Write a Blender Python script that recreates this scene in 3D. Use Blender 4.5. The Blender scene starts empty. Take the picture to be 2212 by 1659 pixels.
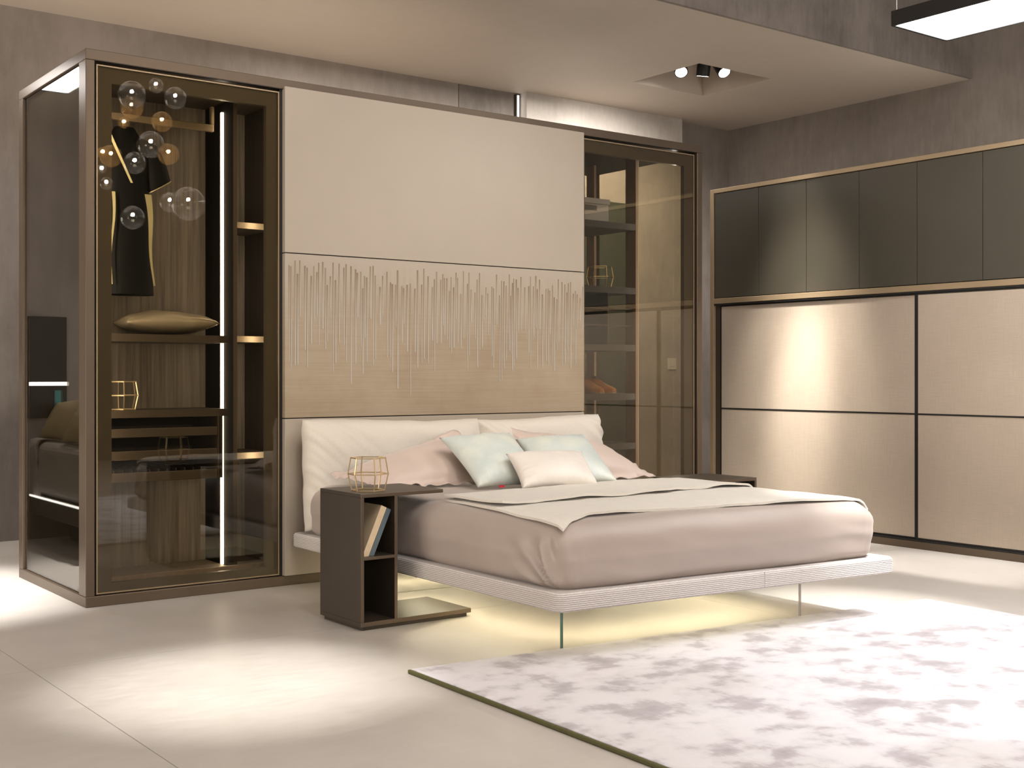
import bpy, bmesh, math, random
from mathutils import Vector, Matrix, noise
random.seed(7)
sc = bpy.context.scene
col = sc.collection
PI = math.pi
V = Vector

# ------------------------------------------------------------------ camera
TH = math.atan2(3522, 2655)                      # view axis, measured from +Y towards +X is 90-TH
cam_d = bpy.data.cameras.new('camera'); cam = bpy.data.objects.new('camera', cam_d); col.objects.link(cam)
cam_d.sensor_width = 36.0; cam_d.sensor_fit = 'HORIZONTAL'
cam_d.lens = 36.0 * 2655 / 2212
cam_d.shift_y = -19.5 / 2212
cam_d.clip_start = 0.05; cam_d.clip_end = 60
cam.location = (0, 0, 1.08)
cam.rotation_euler = (PI/2, 0, TH - PI/2)
sc.camera = cam

# ------------------------------------------------------------------ view, world, lights
sc.view_settings.view_transform = 'Standard'; sc.view_settings.look = 'None'
sc.view_settings.exposure = 0.10; sc.view_settings.gamma = 1.0
sc.view_settings.use_curve_mapping = False
w = bpy.data.worlds.new('world'); sc.world = w; w.use_nodes = True
w.node_tree.nodes['Background'].inputs[0].default_value = (0.05, 0.045, 0.04, 1)
w.node_tree.nodes['Background'].inputs[1].default_value = 1.0
sc.cycles.max_bounces = 10; sc.cycles.transparent_max_bounces = 24
sc.cycles.sample_clamp_indirect = 6.0
sc.cycles.caustics_reflective = False; sc.cycles.caustics_refractive = False

def look_at(o, target):
    d = V(target) - V(o.location)
    o.rotation_euler = d.to_track_quat('-Z', 'Y').to_euler()
def area(name, loc, target, sx, sy, power, color=(1, 1, 1), spread=PI):
    l = bpy.data.lights.new(name, 'AREA'); l.shape = 'RECTANGLE'; l.size = sx; l.size_y = sy
    l.energy = power; l.color = color; l.spread = spread
    o = bpy.data.objects.new(name, l); col.objects.link(o); o.location = loc; look_at(o, target); return o
def spot(name, loc, target, power, deg, blend=0.8, color=(1, .93, .84), rad=.04):
    l = bpy.data.lights.new(name, 'SPOT'); l.energy = power; l.spot_size = math.radians(deg); l.spot_blend = blend
    l.color = color; l.shadow_soft_size = rad
    o = bpy.data.objects.new(name, l); col.objects.link(o); o.location = loc; look_at(o, target); return o

WARM = (1, .84, .66); NEUT = (1, .94, .87); COOL = (.93, .96, 1)
area('hall_ambient_fill', (2.6, 1.2, 4.9), (2.6, 1.6, 0), 5.0, 4.0, 180, (.98, .97, .98))  # broad unseen area light added as general ambient fill
area('hall_ambient_fill', (6.6, 1.0, 4.9), (6.0, 3.0, 0), 2.5, 3.0, 80, (.93, .95, 1))  # cooler unseen ambient fill added towards the sliding wardrobe
area('hall_wash_fill', (1.0, -2.8, 1.9), (4.2, 7.2, 4.2), 4.5, 1.6, 185, (1, .90, .80))  # added behind the camera to lift walls and ceiling, no fixture
area('hall_wash_fill', (-2.6, 5.6, 1.0), (1.6, 7.2, 3.48), 2.5, 1.5, 190, (1, .90, .80))  # unseen fill added off to the side to brighten the lowered ceiling
area('hall_wash_fill', (8.15, 4.7, 2.1), (6.6, 6.6, 3.48), .8, .8, 16, (1, .91, .80))  # added out of sight behind the sliding wardrobe to lift the ceiling
area('aisle_ceiling_fill', (3.6, 7.45, 2.1), (3.6, 7.3, 3.48), 2.6, .3, 13, (1, .84, .66), PI)  # hidden behind the big wardrobe, added to brighten the ceiling above
area('rear_aisle_fill', (5.5, 7.6, 3.44), (5.5, 7.6, 0), 3.4, .3, 60, NEUT)  # fill added between wardrobe and back wall, no fixture built
area('cabinet_fill', (1.935, 5.93, 1.5), (2.5, 6.35, 1.5), .03, 2.0, 7, (1, .88, .74))  # added fill hidden behind the door frame, lights the hanging bay
area('cabinet_fill', (2.3, 6.6, 2.50), (2.3, 6.6, 0), .7, .1, 12, (1, .90, .78))  # added fill under the inner ceiling of the rear chamber
area('cabinet_fill', (2.86, 5.93, 1.5), (2.80, 6.35, 1.5), .03, 2.0, 4, (1, .88, .74))  # added fill for the narrow shelf bay, not a built-in lamp
area('cabinet_fill', (5.80, 5.89, 1.5), (5.1, 6.35, 1.5), .03, 2.1, 6, (1, .92, .84))  # added fill hidden behind the door frame, lights the open shelves
spot('track_spot', (1.70, 3.30, 4.7), (1.83, 3.99, 0), 1350, 19, 1.0, (1, .97, .93), .03)
spot('track_spot', (0.9, 6.1, 3.4), (1.15, 6.50, 0), 1500, 38, .9, (1, .98, .96), .03)
spot('track_spot', (6.32, 5.50, 3.40), (6.52, 5.51, 0.9), 200, 34, 1.0, (1, .92, .80), .06)
spot('track_spot', (5.75, 5.25, 3.44), (6.6, 5.50, 0.98), 700, 34, 1.0, (1, .93, .84), .12)
spot('track_spot', (5.70, 5.25, 3.44), (6.6, 5.50, 0.95), 1500, 15, 1.0, (1, .94, .85), .12)
spot('track_spot', (6.05, 3.6, 4.7), (6.1, 4.05, 0), 900, 20, .9, (1, .96, .92), .05)
spot('track_spot', (5.0, 2.2, 4.7), (4.72, 3.45, 0.4), 1700, 16, 1.0, (1, .97, .94), .04)
spot('track_spot', (4.6, 1.2, 4.7), (4.2, 2.1, 0), 620, 44, 1.0, (.90, .93, 1), .05)
spot('track_spot', (2.2, 2.4, 4.7), (3.4, 5.7, 1.5), 130, 50, 1.0, (1, .88, .74), .05)
spot('track_spot', (4.2, 2.4, 4.7), (4.3, 5.6, 1.1), 170, 46, 1.0, (1, .90, .78), .05)
spot('track_spot', (7.0, 6.9, 3.40), (7.1, 8.3, 1.6), 320, 120, 1.0, (1, .93, .86), .08)
spot('display_bed_fill', (0.9, 7.2, 3.3), (1.2, 7.7, .6), 160, 60, 1.0, (1, .95, .88), .08)  # unseen spot added to lift the mirrored display bed

# ------------------------------------------------------------------ material helpers
def new_mat(name):
    m = bpy.data.materials.new(name); m.use_nodes = True
    nt = m.node_tree; return m, nt, nt.nodes['Principled BSDF']
def lk(nt, a, b): nt.links.new(a, b)
def coords(nt, scale=(1, 1, 1), obj=True):
    tc = nt.nodes.new('ShaderNodeTexCoord'); mp = nt.nodes.new('ShaderNodeMapping')
    mp.inputs['Scale'].default_value = scale
    lk(nt, tc.outputs['Object'], mp.inputs['Vector']); return mp.outputs['Vector']
def noise_n(nt, vec, scale, detail=4, rough=.55):
    n = nt.nodes.new('ShaderNodeTexNoise'); n.inputs['Scale'].default_value = scale
    n.inputs['Detail'].default_value = detail; n.inputs['Roughness'].default_value = rough
    lk(nt, vec, n.inputs['Vector']); return n.outputs['Fac']
def ramp(nt, fac, stops):
    r = nt.nodes.new('ShaderNodeValToRGB'); e = r.color_ramp.elements
    while len(e) < len(stops): e.new(.5)
    for i, (p, c) in enumerate(stops):
        e[i].position = p; e[i].color = (c[0], c[1], c[2], 1)
    lk(nt, fac, r.inputs['Fac']); return r.outputs['Color']
def bump(nt, b, height, strength=.2, dist=.01):
    n = nt.nodes.new('ShaderNodeBump'); n.inputs['Strength'].default_value = strength; n.inputs['Distance'].default_value = dist
    lk(nt, height, n.inputs['Height']); lk(nt, n.outputs['Normal'], b.inputs['Normal'])
def mathn(nt, op, a, b=None):
    n = nt.nodes.new('ShaderNodeMath'); n.operation = op
    for i, v in enumerate((a, b)):
        if v is None: continue
        if isinstance(v, (int, float)): n.inputs[i].default_value = v
        else: lk(nt, v, n.inputs[i])
    return n.outputs[0]
def plain(name, c, rough=.5, metal=0., var=.12, nscale=6, stretch=(1, 1, 1), bstr=0., bscale=60, sheen=0., coat=0., spec=.5, aniso=0.):
    m, nt, b = new_mat(name)
    v = coords(nt, stretch)
    f = noise_n(nt, v, nscale)
    lo = tuple(x*(1-var) for x in c); hi = tuple(min(1, x*(1+var)) for x in c)
    lk(nt, ramp(nt, f, [(.3, lo), (.7, hi)]), b.inputs['Base Color'])
    b.inputs['Roughness'].default_value = rough; b.inputs['Metallic'].default_value = metal
    b.inputs['Specular IOR Level'].default_value = spec
    if sheen: b.inputs['Sheen Weight'].default_value = sheen
    if coat: b.inputs['Coat Weight'].default_value = coat; b.inputs['Coat Roughness'].default_value = .08
    if bstr: bump(nt, b, noise_n(nt, v, bscale, 3), bstr, .004)
    return m
def emit(name, c, s):
    m, nt, b = new_mat(name)
    b.inputs['Base Color'].default_value = (*c, 1)
    b.inputs['Emission Color'].default_value = (*c, 1); b.inputs['Emission Strength'].default_value = s
    return m
def glass(name, tint, base=.05, rough=.0, gcol=(1, 1, 1), k=1.0):
    m = bpy.data.materials.new(name); m.use_nodes = True; nt = m.node_tree
    nt.nodes.remove(nt.nodes['Principled BSDF']); out = nt.nodes['Material Output']
    t = nt.nodes.new('ShaderNodeBsdfTransparent'); t.inputs[0].default_value = (*tint, 1)
    g = nt.nodes.new('ShaderNodeBsdfGlossy'); g.inputs['Roughness'].default_value = rough; g.inputs['Color'].default_value = (*gcol, 1)
    lw = nt.nodes.new('ShaderNodeLayerWeight'); lw.inputs['Blend'].default_value = .5
    p = mathn(nt, 'POWER', lw.outputs['Facing'], 5.0)
    f = mathn(nt, 'ADD', mathn(nt, 'MULTIPLY', p, (1-base)*k), base)
    mx = nt.nodes.new('ShaderNodeMixShader')
    lk(nt, f, mx.inputs[0]); lk(nt, t.outputs[0], mx.inputs[1]); lk(nt, g.outputs[0], mx.inputs[2])
    lk(nt, mx.outputs[0], out.inputs['Surface']); return m

M = {}
# plaster / concrete walls
def plaster(name, lo, hi, scale=1.3, rough=.75):
    m, nt, b = new_mat(name)
    v = coords(nt); v2 = coords(nt, (3, 3, .7))
    f = noise_n(nt, v, scale, 8, .62); g = noise_n(nt, v2, scale*4, 6, .7)
    s = mathn(nt, 'ADD', mathn(nt, 'MULTIPLY', f, .65), mathn(nt, 'MULTIPLY', g, .35))
    lk(nt, ramp(nt, s, [(.36, lo), (.62, hi)]), b.inputs['Base Color'])
    b.inputs['Roughness'].default_value = rough
    bump(nt, b, s, .15, .02); return m
M['wall'] = plaster('grey_brown_plaster', (.175, .150, .130), (.265, .232, .208))
M['fascia'] = plaster('fascia_plaster', (.135, .118, .105), (.245, .215, .192), 1.8)
M['wall_dark'] = plaster('dark_umber_plaster', (.04, .034, .03), (.07, .06, .05))
M['wall_light'] = plaster('light_grey_plaster', (.36, .33, .30), (.50, .46, .42), 2.0)
M['ceiling'] = plaster('ceiling_paint', (.47, .405, .34), (.51, .44, .37), .6, .6)
m, nt, b = new_mat('pale_stone_slab')
v = coords(nt, (1, 1, 1)); v2 = coords(nt, (1, 4, 1))
f = noise_n(nt, v, 1.6, 7, .6); g = noise_n(nt, v2, 9, 5, .65)
s = mathn(nt, 'ADD', mathn(nt, 'MULTIPLY', f, .6), mathn(nt, 'MULTIPLY', g, .4))
lk(nt, ramp(nt, s, [(.34, (.43, .395, .355)), (.66, (.53, .492, .452))]), b.inputs['Base Color'])
lk(nt, ramp(nt, g, [(.3, (.34,)*3), (.7, (.48,)*3)]), b.inputs['Roughness'])
bump(nt, b, g, .12, .003); M['floor'] = m
M['joint'] = plain('floor_joint', (.22, .20, .17), .9)
# metals and woods
M['bronze'] = plain('bronze_metal', (.135, .100, .070), .38, .55, .06, 3, (1, 1, 1))
M['bronze_pale'] = plain('pale_bronze_edge', (.36, .27, .17), .40, .5, .06, 3)
M['bronze_dark'] = plain('dark_bronze_lacquer', (.048, .036, .024), .42, .15, .06, 3)
M['black'] = plain('black_metal', (.012, .011, .010), .45, .2, .1, 4)
def wood(name, lo, hi, rough=.5):
    m, nt, b = new_mat(name)
    v = coords(nt, (14, 14, .5)); f = noise_n(nt, v, 3.0, 6, .6)
    v2 = coords(nt, (60, 60, 1.2)); g = noise_n(nt, v2, 3.0, 3, .5)
    s = mathn(nt, 'ADD', mathn(nt, 'MULTIPLY', f, .65), mathn(nt, 'MULTIPLY', g, .35))
    lk(nt, ramp(nt, s, [(.35, lo), (.65, hi)]), b.inputs['Base Color'])
    b.inputs['Roughness'].default_value = rough; bump(nt, b, g, .2, .003); return m
M['wood'] = wood('smoked_oak', (.095, .072, .055), (.24, .195, .155))
M['wood_dark'] = wood('dark_oak', (.030, .022, .016), (.060, .045, .033))
M['upright_dark'] = plain('near_black_oak', (.009, .007, .005), .8, 0, .2, 20, spec=.1)
M['wood_warm'] = wood('warm_oak', (.30, .19, .13), (.42, .29, .21))
M['wood_mid'] = wood('brown_oak', (.17, .10, .05), (.25, .155, .085))
# glass
M['glass'] = glass('bronze_tinted_glass', (.77, .745, .67), .055)
M['glass_side'] = glass('bronze_side_glass', (.74, .70, .63), .045)
M['glass_clear'] = glass('clear_glass', (.98, .99, .97), .02)
m, nt, b = new_mat('green_glass_edge'); b.inputs['Base Color'].default_value = (.10, .20, .15, 1); b.inputs['Roughness'].default_value = .15; M['glass_edge'] = m
def globe(name, tint, base, gcol, sc_col, amt):
    m = glass(name, tint, base, 0, gcol); nt = m.node_tree; out = nt.nodes['Material Output']
    prev = out.inputs['Surface'].links[0].from_socket
    d = nt.nodes.new('ShaderNodeBsdfTranslucent'); d.inputs[0].default_value = (*sc_col, 1)
    mx = nt.nodes.new('ShaderNodeMixShader'); mx.inputs[0].default_value = amt
    lk(nt, prev, mx.inputs[1]); lk(nt, d.outputs[0], mx.inputs[2]); lk(nt, mx.outputs[0], out.inputs['Surface']); return m
M['globe'] = globe('smoky_globe_glass', (.84, .83, .82), .22, (1, 1, 1), (.9, .88, .85), .04)
M['globe_amber'] = globe('amber_globe_glass', (.85, .62, .30), .22, (1, .8, .5), (1, .72, .38), .28)
M['bulb'] = emit('bulb_glow', (1, .88, .72), 600)
M['led'] = emit('led_strip_glow', (1, .84, .66), 14)
M['led_white'] = emit('white_slit_glow', (1, .97, .93), 3.0)
M['led_bed'] = emit('warm_led_glow', (1, .88, .60), 62)
M['panel_glow'] = emit('luminaire_diffuser', (1, 1, 1), 17)
M['spot_glow'] = emit('spot_lens_glow', (1, .98, .95), 14)
# lacquer and fabric
M['dark_door'] = plain('dark_green_grey_glossy_glass', (.052, .046, .034), .34, 0, .05, 2)
M['panel_plain'] = plain('greige_lacquer_panel', (.40, .345, .28), .40, .0, .03, 1.5)
def linen(name, c, rough=.55, sc_=420, bs=.25, var=.08, sheen=.0, metal=0.0):
    m, nt, b = new_mat(name)
    va = coords(nt, (1, 1, .06)); vb = coords(nt, (.06, .06, 1))
    f = noise_n(nt, va, sc_, 2); g = noise_n(nt, vb, sc_, 2); h = noise_n(nt, coords(nt), 3, 5)
    s = mathn(nt, 'ADD', mathn(nt, 'ADD', mathn(nt, 'MULTIPLY', f, .35), mathn(nt, 'MULTIPLY', g, .35)), mathn(nt, 'MULTIPLY', h, .3))
    lk(nt, ramp(nt, s, [(.38, tuple(x*(1-var) for x in c)), (.62, tuple(min(1, x*(1+var)) for x in c))]), b.inputs['Base Color'])
    b.inputs['Roughness'].default_value = rough; b.inputs['Metallic'].default_value = metal
    if sheen: b.inputs['Sheen Weight'].default_value = sheen
    bump(nt, b, s, bs, .003); return m
M['door_linen'] = linen('beige_linen_door', (.46, .385, .31), .34, 160, .12, .06, 0, .25)
M['head_fabric'] = linen('ivory_headboard_fabric', (.62, .57, .50), .75, 500, .2, .05, .2)
M['blanket'] = linen('ivory_wool_blanket', (.66, .62, .55), .8, 420, .3, .05, .2)
M['sheet'] = plain('blush_sateen_sheet', (.37, .305, .265), .48, 0, .03, 4, bstr=.05, bscale=300, sheen=.25)
M['sham'] = plain('blush_pillowcase', (.55, .445, .39), .5, 0, .03, 4, bstr=.05, bscale=300, sheen=.25)
M['cream_satin'] = plain('cream_satin', (.72, .67, .61), .45, 0, .05, 9, bstr=.1, bscale=120, sheen=.3)
m, nt, b = new_mat('mint_satin')
f = noise_n(nt, coords(nt), 7, 4)
lk(nt, ramp(nt, f, [(.34, (.50, .565, .54)), (.5, (.57, .615, .58)), (.68, (.64, .67, .585))]), b.inputs['Base Color'])
b.inputs['Roughness'].default_value = .38; b.inputs['Sheen Weight'].default_value = .3; bump(nt, b, noise_n(nt, coords(nt), 40, 3), .12, .004); M['mint'] = m
M['gold_satin'] = plain('champagne_satin', (.50, .40, .27), .32, .25, .08, 9, bstr=.15, bscale=60)
M['red_tag'] = plain('red_tag', (.6, .03, .05), .6)
m, nt, b = new_mat('ribbed_platform_fabric')
tc = nt.nodes.new('ShaderNodeTexCoord'); wv = nt.nodes.new('ShaderNodeTexWave'); wv.bands_direction = 'Z'
wv.inputs['Scale'].default_value = 42; wv.inputs['Distortion'].default_value = 1.6; wv.inputs['Detail'].default_value = 1; wv.inputs['Detail Scale'].default_value = 3
lk(nt, tc.outputs['Object'], wv.inputs['Vector'])
lk(nt, ramp(nt, wv.outputs['Fac'], [(.2, (.43, .385, .36)), (.8, (.66, .62, .59))]), b.inputs['Base Color'])
b.inputs['Roughness'].default_value = .8; b.inputs['Sheen Weight'].default_value = .2; bump(nt, b, wv.outputs['Fac'], .5, .004); M['ribbed'] = m
M['coat_black'] = plain('black_coat_cloth', (.004, .0035, .003), .6, 0, .1, 5, spec=.15)
M['coat_lining'] = plain('pale_gold_lining', (.62, .52, .27), .4, .2, .1, 8)
M['brass'] = plain('pale_brass_wire', (.66, .50, .28), .33, .75, .08, 12)
M['book_cream'] = plain('cream_book_cloth', (.60, .47, .31), .7, 0, .05, 30, bstr=.1, bscale=300)
M['book_blue'] = plain('grey_blue_book_cloth', (.09, .125, .14), .7, 0, .05, 30, bstr=.1, bscale=300)
M['paper'] = plain('book_pages', (.55, .50, .42), .8)
M['box_white'] = plain('pale_lilac_card', (.40, .37, .38), .6, 0, .03, 5)
M['grey_tag'] = plain('grey_label_holder', (.13, .12, .12), .5)
M['shoe'] = plain('tan_orange_leather', (.50, .19, .035), .32, 0, .2, 14)
M['shoe_sole'] = plain('tan_sole', (.34, .22, .13), .6)
M['white_plastic'] = plain('white_plastic', (.75, .73, .70), .4, 0, .02, 3)
M['green_dark'] = plain('dark_green_panel', (.055, .065, .045), .5, 0, .05, 2)
M['olive'] = plain('olive_gold_cushion_cloth', (.33, .25, .12), .5, 0, .08, 8)
M['taupe_cloth'] = plain('taupe_bedspread', (.30, .26, .22), .7, 0, .06, 6)
M['teal'] = plain('teal_panel', (.05, .22, .22), .6)
M['rug_edge'] = plain('olive_green_binding', (.085, .082, .022), .7, 0, .1, 60)
# rug: pale ground with mauve blotches
m, nt, b = new_mat('ivory_mauve_rug')
n1 = noise_n(nt, coords(nt, (1.0, 1.15, 1)), 6.0, 3.5, .55)
n2 = noise_n(nt, coords(nt, (1.0, 1.3, 1)), 2.2, 3, .6)
n3 = noise_n(nt, coords(nt, (8, 1, 1)), 22, 3)
s = mathn(nt, 'ADD', mathn(nt, 'MULTIPLY', n1, .72), mathn(nt, 'MULTIPLY', n2, .28))
s = mathn(nt, 'ADD', s, mathn(nt, 'MULTIPLY', mathn(nt, 'SUBTRACT', n3, .5), .10))
cr = ramp(nt, s, [(.45, (.66, .635, .655)), (.52, (.59, .565, .585)), (.575, (.42, .385, .405)), (.68, (.31, .275, .295))])
lk(nt, cr, b.inputs['Base Color']); b.inputs['Roughness'].default_value = .85
b.inputs['Sheen Weight'].default_value = .3
bump(nt, b, noise_n(nt, coords(nt), 220, 3), .35, .004); M['rug'] = m
# middle panel : gold-beige weave showing through below drips
m, nt, b = new_mat('drip_weave_panel')
tc = nt.nodes.new('ShaderNodeTexCoord'); sx = nt.nodes.new('ShaderNodeSeparateXYZ'); lk(nt, tc.outputs['Object'], sx.inputs[0])
cell = mathn(nt, 'FLOOR', mathn(nt, 'MULTIPLY', sx.outputs['X'], 55.0))
wn = nt.nodes.new('ShaderNodeTexWhiteNoise'); wn.noise_dimensions = '1D'; lk(nt, cell, wn.inputs['W'])
zz = mathn(nt, 'ADD', sx.outputs['Z'], mathn(nt, 'MULTIPLY', wn.outputs['Value'], .16))
mask = nt.nodes.new('ShaderNodeMapRange'); mask.inputs['From Min'].default_value = 1.70; mask.inputs['From Max'].default_value = 1.35
lk(nt, zz, mask.inputs['Value'])
v3 = nt.nodes.new('ShaderNodeMapping'); v3.inputs['Scale'].default_value = (1, 1, 90); lk(nt, tc.outputs['Object'], v3.inputs['Vector'])
wv2 = noise_n(nt, v3.outputs[0], 2.2, 2); big = noise_n(nt, tc.outputs['Object'], 3.0, 5, .6)
weave = mathn(nt, 'ADD', mathn(nt, 'MULTIPLY', wv2, .35), mathn(nt, 'MULTIPLY', big, .65))
cw = ramp(nt, weave, [(.38, (.32, .245, .165)), (.5, (.355, .28, .195)), (.62, (.38, .31, .22))])
mx = nt.nodes.new('ShaderNodeMix'); mx.data_type = 'RGBA'; mx.inputs['A'].default_value = (.395, .34, .275, 1)
lk(nt, mask.outputs['Result'], mx.inputs['Factor']); lk(nt, cw, mx.inputs['B']); lk(nt, mx.outputs['Result'], b.inputs['Base Color'])
b.inputs['Roughness'].default_value = .5; bump(nt, b, weave, .15, .003); M['panel_drip'] = m
m, nt, b = new_mat('drip_thread')
ca = nt.nodes.new('ShaderNodeVertexColor'); ca.layer_name = 'Col'; lk(nt, ca.outputs['Color'], b.inputs['Base Color']); b.inputs['Roughness'].default_value = .45
M['drip'] = m

# ------------------------------------------------------------------ geometry helpers
class MB:
    def __init__(s, fn=None): s.v = []; s.f = []; s.mi = []; s.fn = fn; s.sm = False
    def add(s, vs, fs, mi=0):
        o = len(s.v); s.v += [tuple(p) for p in vs]
        for f in fs: s.f.append(tuple(i+o for i in f)); s.mi.append(mi)
        return s
    def box(s, x0, x1, y0, y1, z0, z1, front=None, mi=0, mat=None):
        vs = [(x, y, z) for z in (z0, z1) for y in (y0, y1) for x in (x0, x1)]
        if mat: vs = [tuple(mat @ V(p)) for p in vs]
        fs = [(0, 2, 3, 1), (4, 5, 7, 6), (0, 1, 5, 4), (2, 6, 7, 3), (0, 4, 6, 2), (1, 3, 7, 5)]
        o = len(s.v); s.v += vs
        for k, f in enumerate(fs):
            s.f.append(tuple(i+o for i in f)); s.mi.append(front if (front is not None and k == 2) else mi)
        return s
    def bar(s, a, b, w):                            # square rod between two points
        a = V(a); b = V(b); d = (b-a).normalized()
        u = d.cross(V((0, 0, 1))); 
        if u.length < .05: u = V((1, 0, 0))
        u.normalize(); t = d.cross(u).normalized(); h = w/2
        a = a - d*h; b = b + d*h
        vs = [p + u*i*h + t*j*h for p in (a, b) for i, j in ((-1, -1), (1, -1), (1, 1), (-1, 1))]
        return s.add(vs, [(0, 1, 2, 3), (7, 6, 5, 4), (0, 4, 5, 1), (1, 5, 6, 2), (2, 6, 7, 3), (3, 7, 4, 0)])
    def lathe(s, prof, seg=24, mat=Matrix(), mi=0):  # prof: (r, z) list
        vs = []; fs = []
        for r, z in prof:
            for k in range(seg):
                a = 2*PI*k/seg; vs.append(mat @ V((r*math.cos(a), r*math.sin(a), z)))
        for i in range(len(prof)-1):
            for k in range(seg):
                k2 = (k+1) % seg; fs.append((i*seg+k, i*seg+k2, (i+1)*seg+k2, (i+1)*seg+k))
        if prof[0][0] > 1e-4: fs.append(tuple(range(seg-1, -1, -1)))
        if prof[-1][0] > 1e-4: fs.append(tuple((len(prof)-1)*seg+k for k in range(seg)))
        return s.add(vs, fs, mi)
    def grid(s, P, close_u=False):                   # P[i][j] points
        n = len(P); m_ = len(P[0]); vs = [p for r in P for p in r]; fs = []
        for i in range(n-1 + (1 if close_u else 0)):
            for j in range(m_-1):
                i2 = (i+1) % n; fs.append((i*m_+j, i2*m_+j, i2*m_+j+1, i*m_+j+1))
        return s.add(vs, fs)
    def build(s, name, mats, parent=None, smooth=False, bevel=0, label=None, weld=False, sharp=None):
        me = bpy.data.meshes.new(name)
        org = V(parent['org']) if parent is not None and 'org' in parent else V((0, 0, 0))
        vs = [V(p) for p in s.v]
        if s.fn: vs = [V(s.fn(p)) for p in vs]
        me.from_pydata([tuple(p-org) for p in vs], [], s.f)
        if not isinstance(mats, (list, tuple)): mats = [mats]
        for mm in mats: me.materials.append(mm)
        me.polygons.foreach_set('material_index', s.mi)
        if weld:
            bm = bmesh.new(); bm.from_mesh(me); bmesh.ops.remove_doubles(bm, verts=bm.verts, dist=1e-5)
            bmesh.ops.recalc_face_normals(bm, faces=bm.faces); bm.to_mesh(me); bm.free()
        if smooth: me.polygons.foreach_set('use_smooth', [True]*len(me.polygons))
        me.update()
        o = bpy.data.objects.new(name, me); col.objects.link(o)
        o['org'] = tuple(org)
        if parent is not None: o.parent = parent
        if bevel:
            bv = o.modifiers.new('bevel', 'BEVEL'); bv.width = bevel; bv.segments = 2; bv.limit_method = 'ANGLE'
        if label: o['label'] = label
        return o
def thing(name, label, cat, loc=(0, 0, 0), group=None):
    o = bpy.data.objects.new(name, None); col.objects.link(o); o.location = loc; o.empty_display_size = .1
    o['org'] = tuple(loc); o['label'] = label; o['category'] = cat
    if group: o['group'] = group
    return o
def tag(o, label, cat, group=None):
    o['label'] = label; o['category'] = cat
    if group: o['group'] = group
    return o
def struct(o): o['kind'] = 'structure'; return o
def bx(*a, **k): return MB().box(*a, **k)
def relocate(o, loc):
    """move the origin of a single-mesh thing to loc (its base)"""
    loc = V(loc); me = o.data
    me.transform(Matrix.Translation(-(loc - o.location))); o.location = loc; return o

# ------------------------------------------------------------------ ROOM
fl = struct(bx(-4, 9.2, -4, 8.5, -.06, -.0015).build('floor', M['joint']))
xs = [-4, -1.7, 1.3, 4.3, 7.3, 9.2]; ys = [-4, -1.36, 1.64, 4.64, 7.64, 8.5]
for i in range(5):
    for j in range(5):
        bx(xs[i]+.0012, xs[i+1]-.0012, ys[j]+.0012, ys[j+1]-.0012, -.0015, 0).build('floor_slab', M['floor'], fl)
wb = struct(bx(-4, 9.2, 8.36, 8.5, 0, 5).build('wall_back', M['wall']))
bx(-4, 5.74, 8.352, 8.36, 0, 3.48).build('wall_panel', M['wall'], wb)
bx(5.748, 6.31, 8.350, 8.36, 0, 3.48).build('wall_panel', M['fascia'], wb)
struct(bx(6.375, 8.22, 8.25, 8.36, 0, 3.48).build('wall_niche', M['wall_light']))
struct(bx(8.97, 9.1, -4, 8.36, 0, 5).build('wall_right', M['wall']))
struct(bx(-4.1, -4, -4, 8.5, 0, 5).build('wall_left', M['wall']))
struct(bx(-4, 9.2, -4.1, -4, 0, 5).build('wall_front', M['wall_dark']))
# lowered ceiling with a square recess
rx0, rx1, ry0, ry1 = 6.85, 7.67, 6.69, 7.45
c = MB()
for a in ((-4, rx0, 5.73, 8.36), (rx1, 9.0, 5.73, 8.36), (rx0, rx1, 5.73, ry0), (rx0, rx1, ry1, 8.36)):
    c.box(*a, 3.48, 3.52)
ce = struct(c.build('ceiling', M['ceiling']))
MB().box(rx0-.02, rx0, ry0-.02, ry1+.02, 3.52, 3.80).box(rx1, rx1+.02, ry0-.02, ry1+.02, 3.52, 3.80).box(rx0, rx1, ry0-.02, ry0, 3.52, 3.80)\
    .box(rx0, rx1, ry1, ry1+.02, 3.52, 3.80).box(rx0, rx1, ry0, ry1, 3.78, 3.80).build('recess_box', M['ceiling'], ce)
struct(bx(-4, 9.0, 5.70, 5.73, 3.48, 5).build('trim_1', M['fascia']))
struct(bx(-4, 9.2, -4, 5.73, 5, 5.1).build('ceiling', M['ceiling']))
t = thing('light_strip', 'thin bright vertical light slit in the wall above the wardrobe', 'light', (6.34, 8.34, 0))
bx(6.325, 6.357, 8.33, 8.36, 0, 3.47).build('housing', M['bronze_dark'], t)
bx(6.335, 6.350, 8.322, 8.33, 0.02, 3.46).build('diffuser', M['led_white'], t)

# ------------------------------------------------------------------ WARDROBE (big unit behind bed)
W0, W1, F0, RB, HT = 1.849, 5.895, 5.731, 6.83, 2.595
wd = thing('wardrobe', 'large bronze-framed wardrobe wall with glass doors behind the bed', 'wardrobe', (3.87, 6.28, 0))
def part(mb, name, mat, parent=wd, **k): return mb.build(name, mat, parent, **k)
part(bx(W0, W1, F0, RB, HT-.05, HT), 'top_panel', M['bronze'], bevel=.003)
part(bx(W0, W1, F0, RB, 0, .05), 'plinth', M['bronze'], bevel=.003)
for x0, x1, y0, y1 in ((W0, W0+.042, F0, F0+.10), (W0, W0+.03, RB-.07, RB), (W1-.045, W1, F0, F0+.10), (W1-.03, W1, RB-.07, RB)):
    part(bx(x0, x1, y0, y1, .05, HT-.05), 'frame_post', M['bronze'], bevel=.003)
part(MB().box(W0+.042, W1-.045, F0, F0+.02, HT-.052, HT-.05).box(W0+.03, W0+.034, F0+.1, RB-.07, .05, HT-.05), 'shadow_gap', M['black'])
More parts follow.
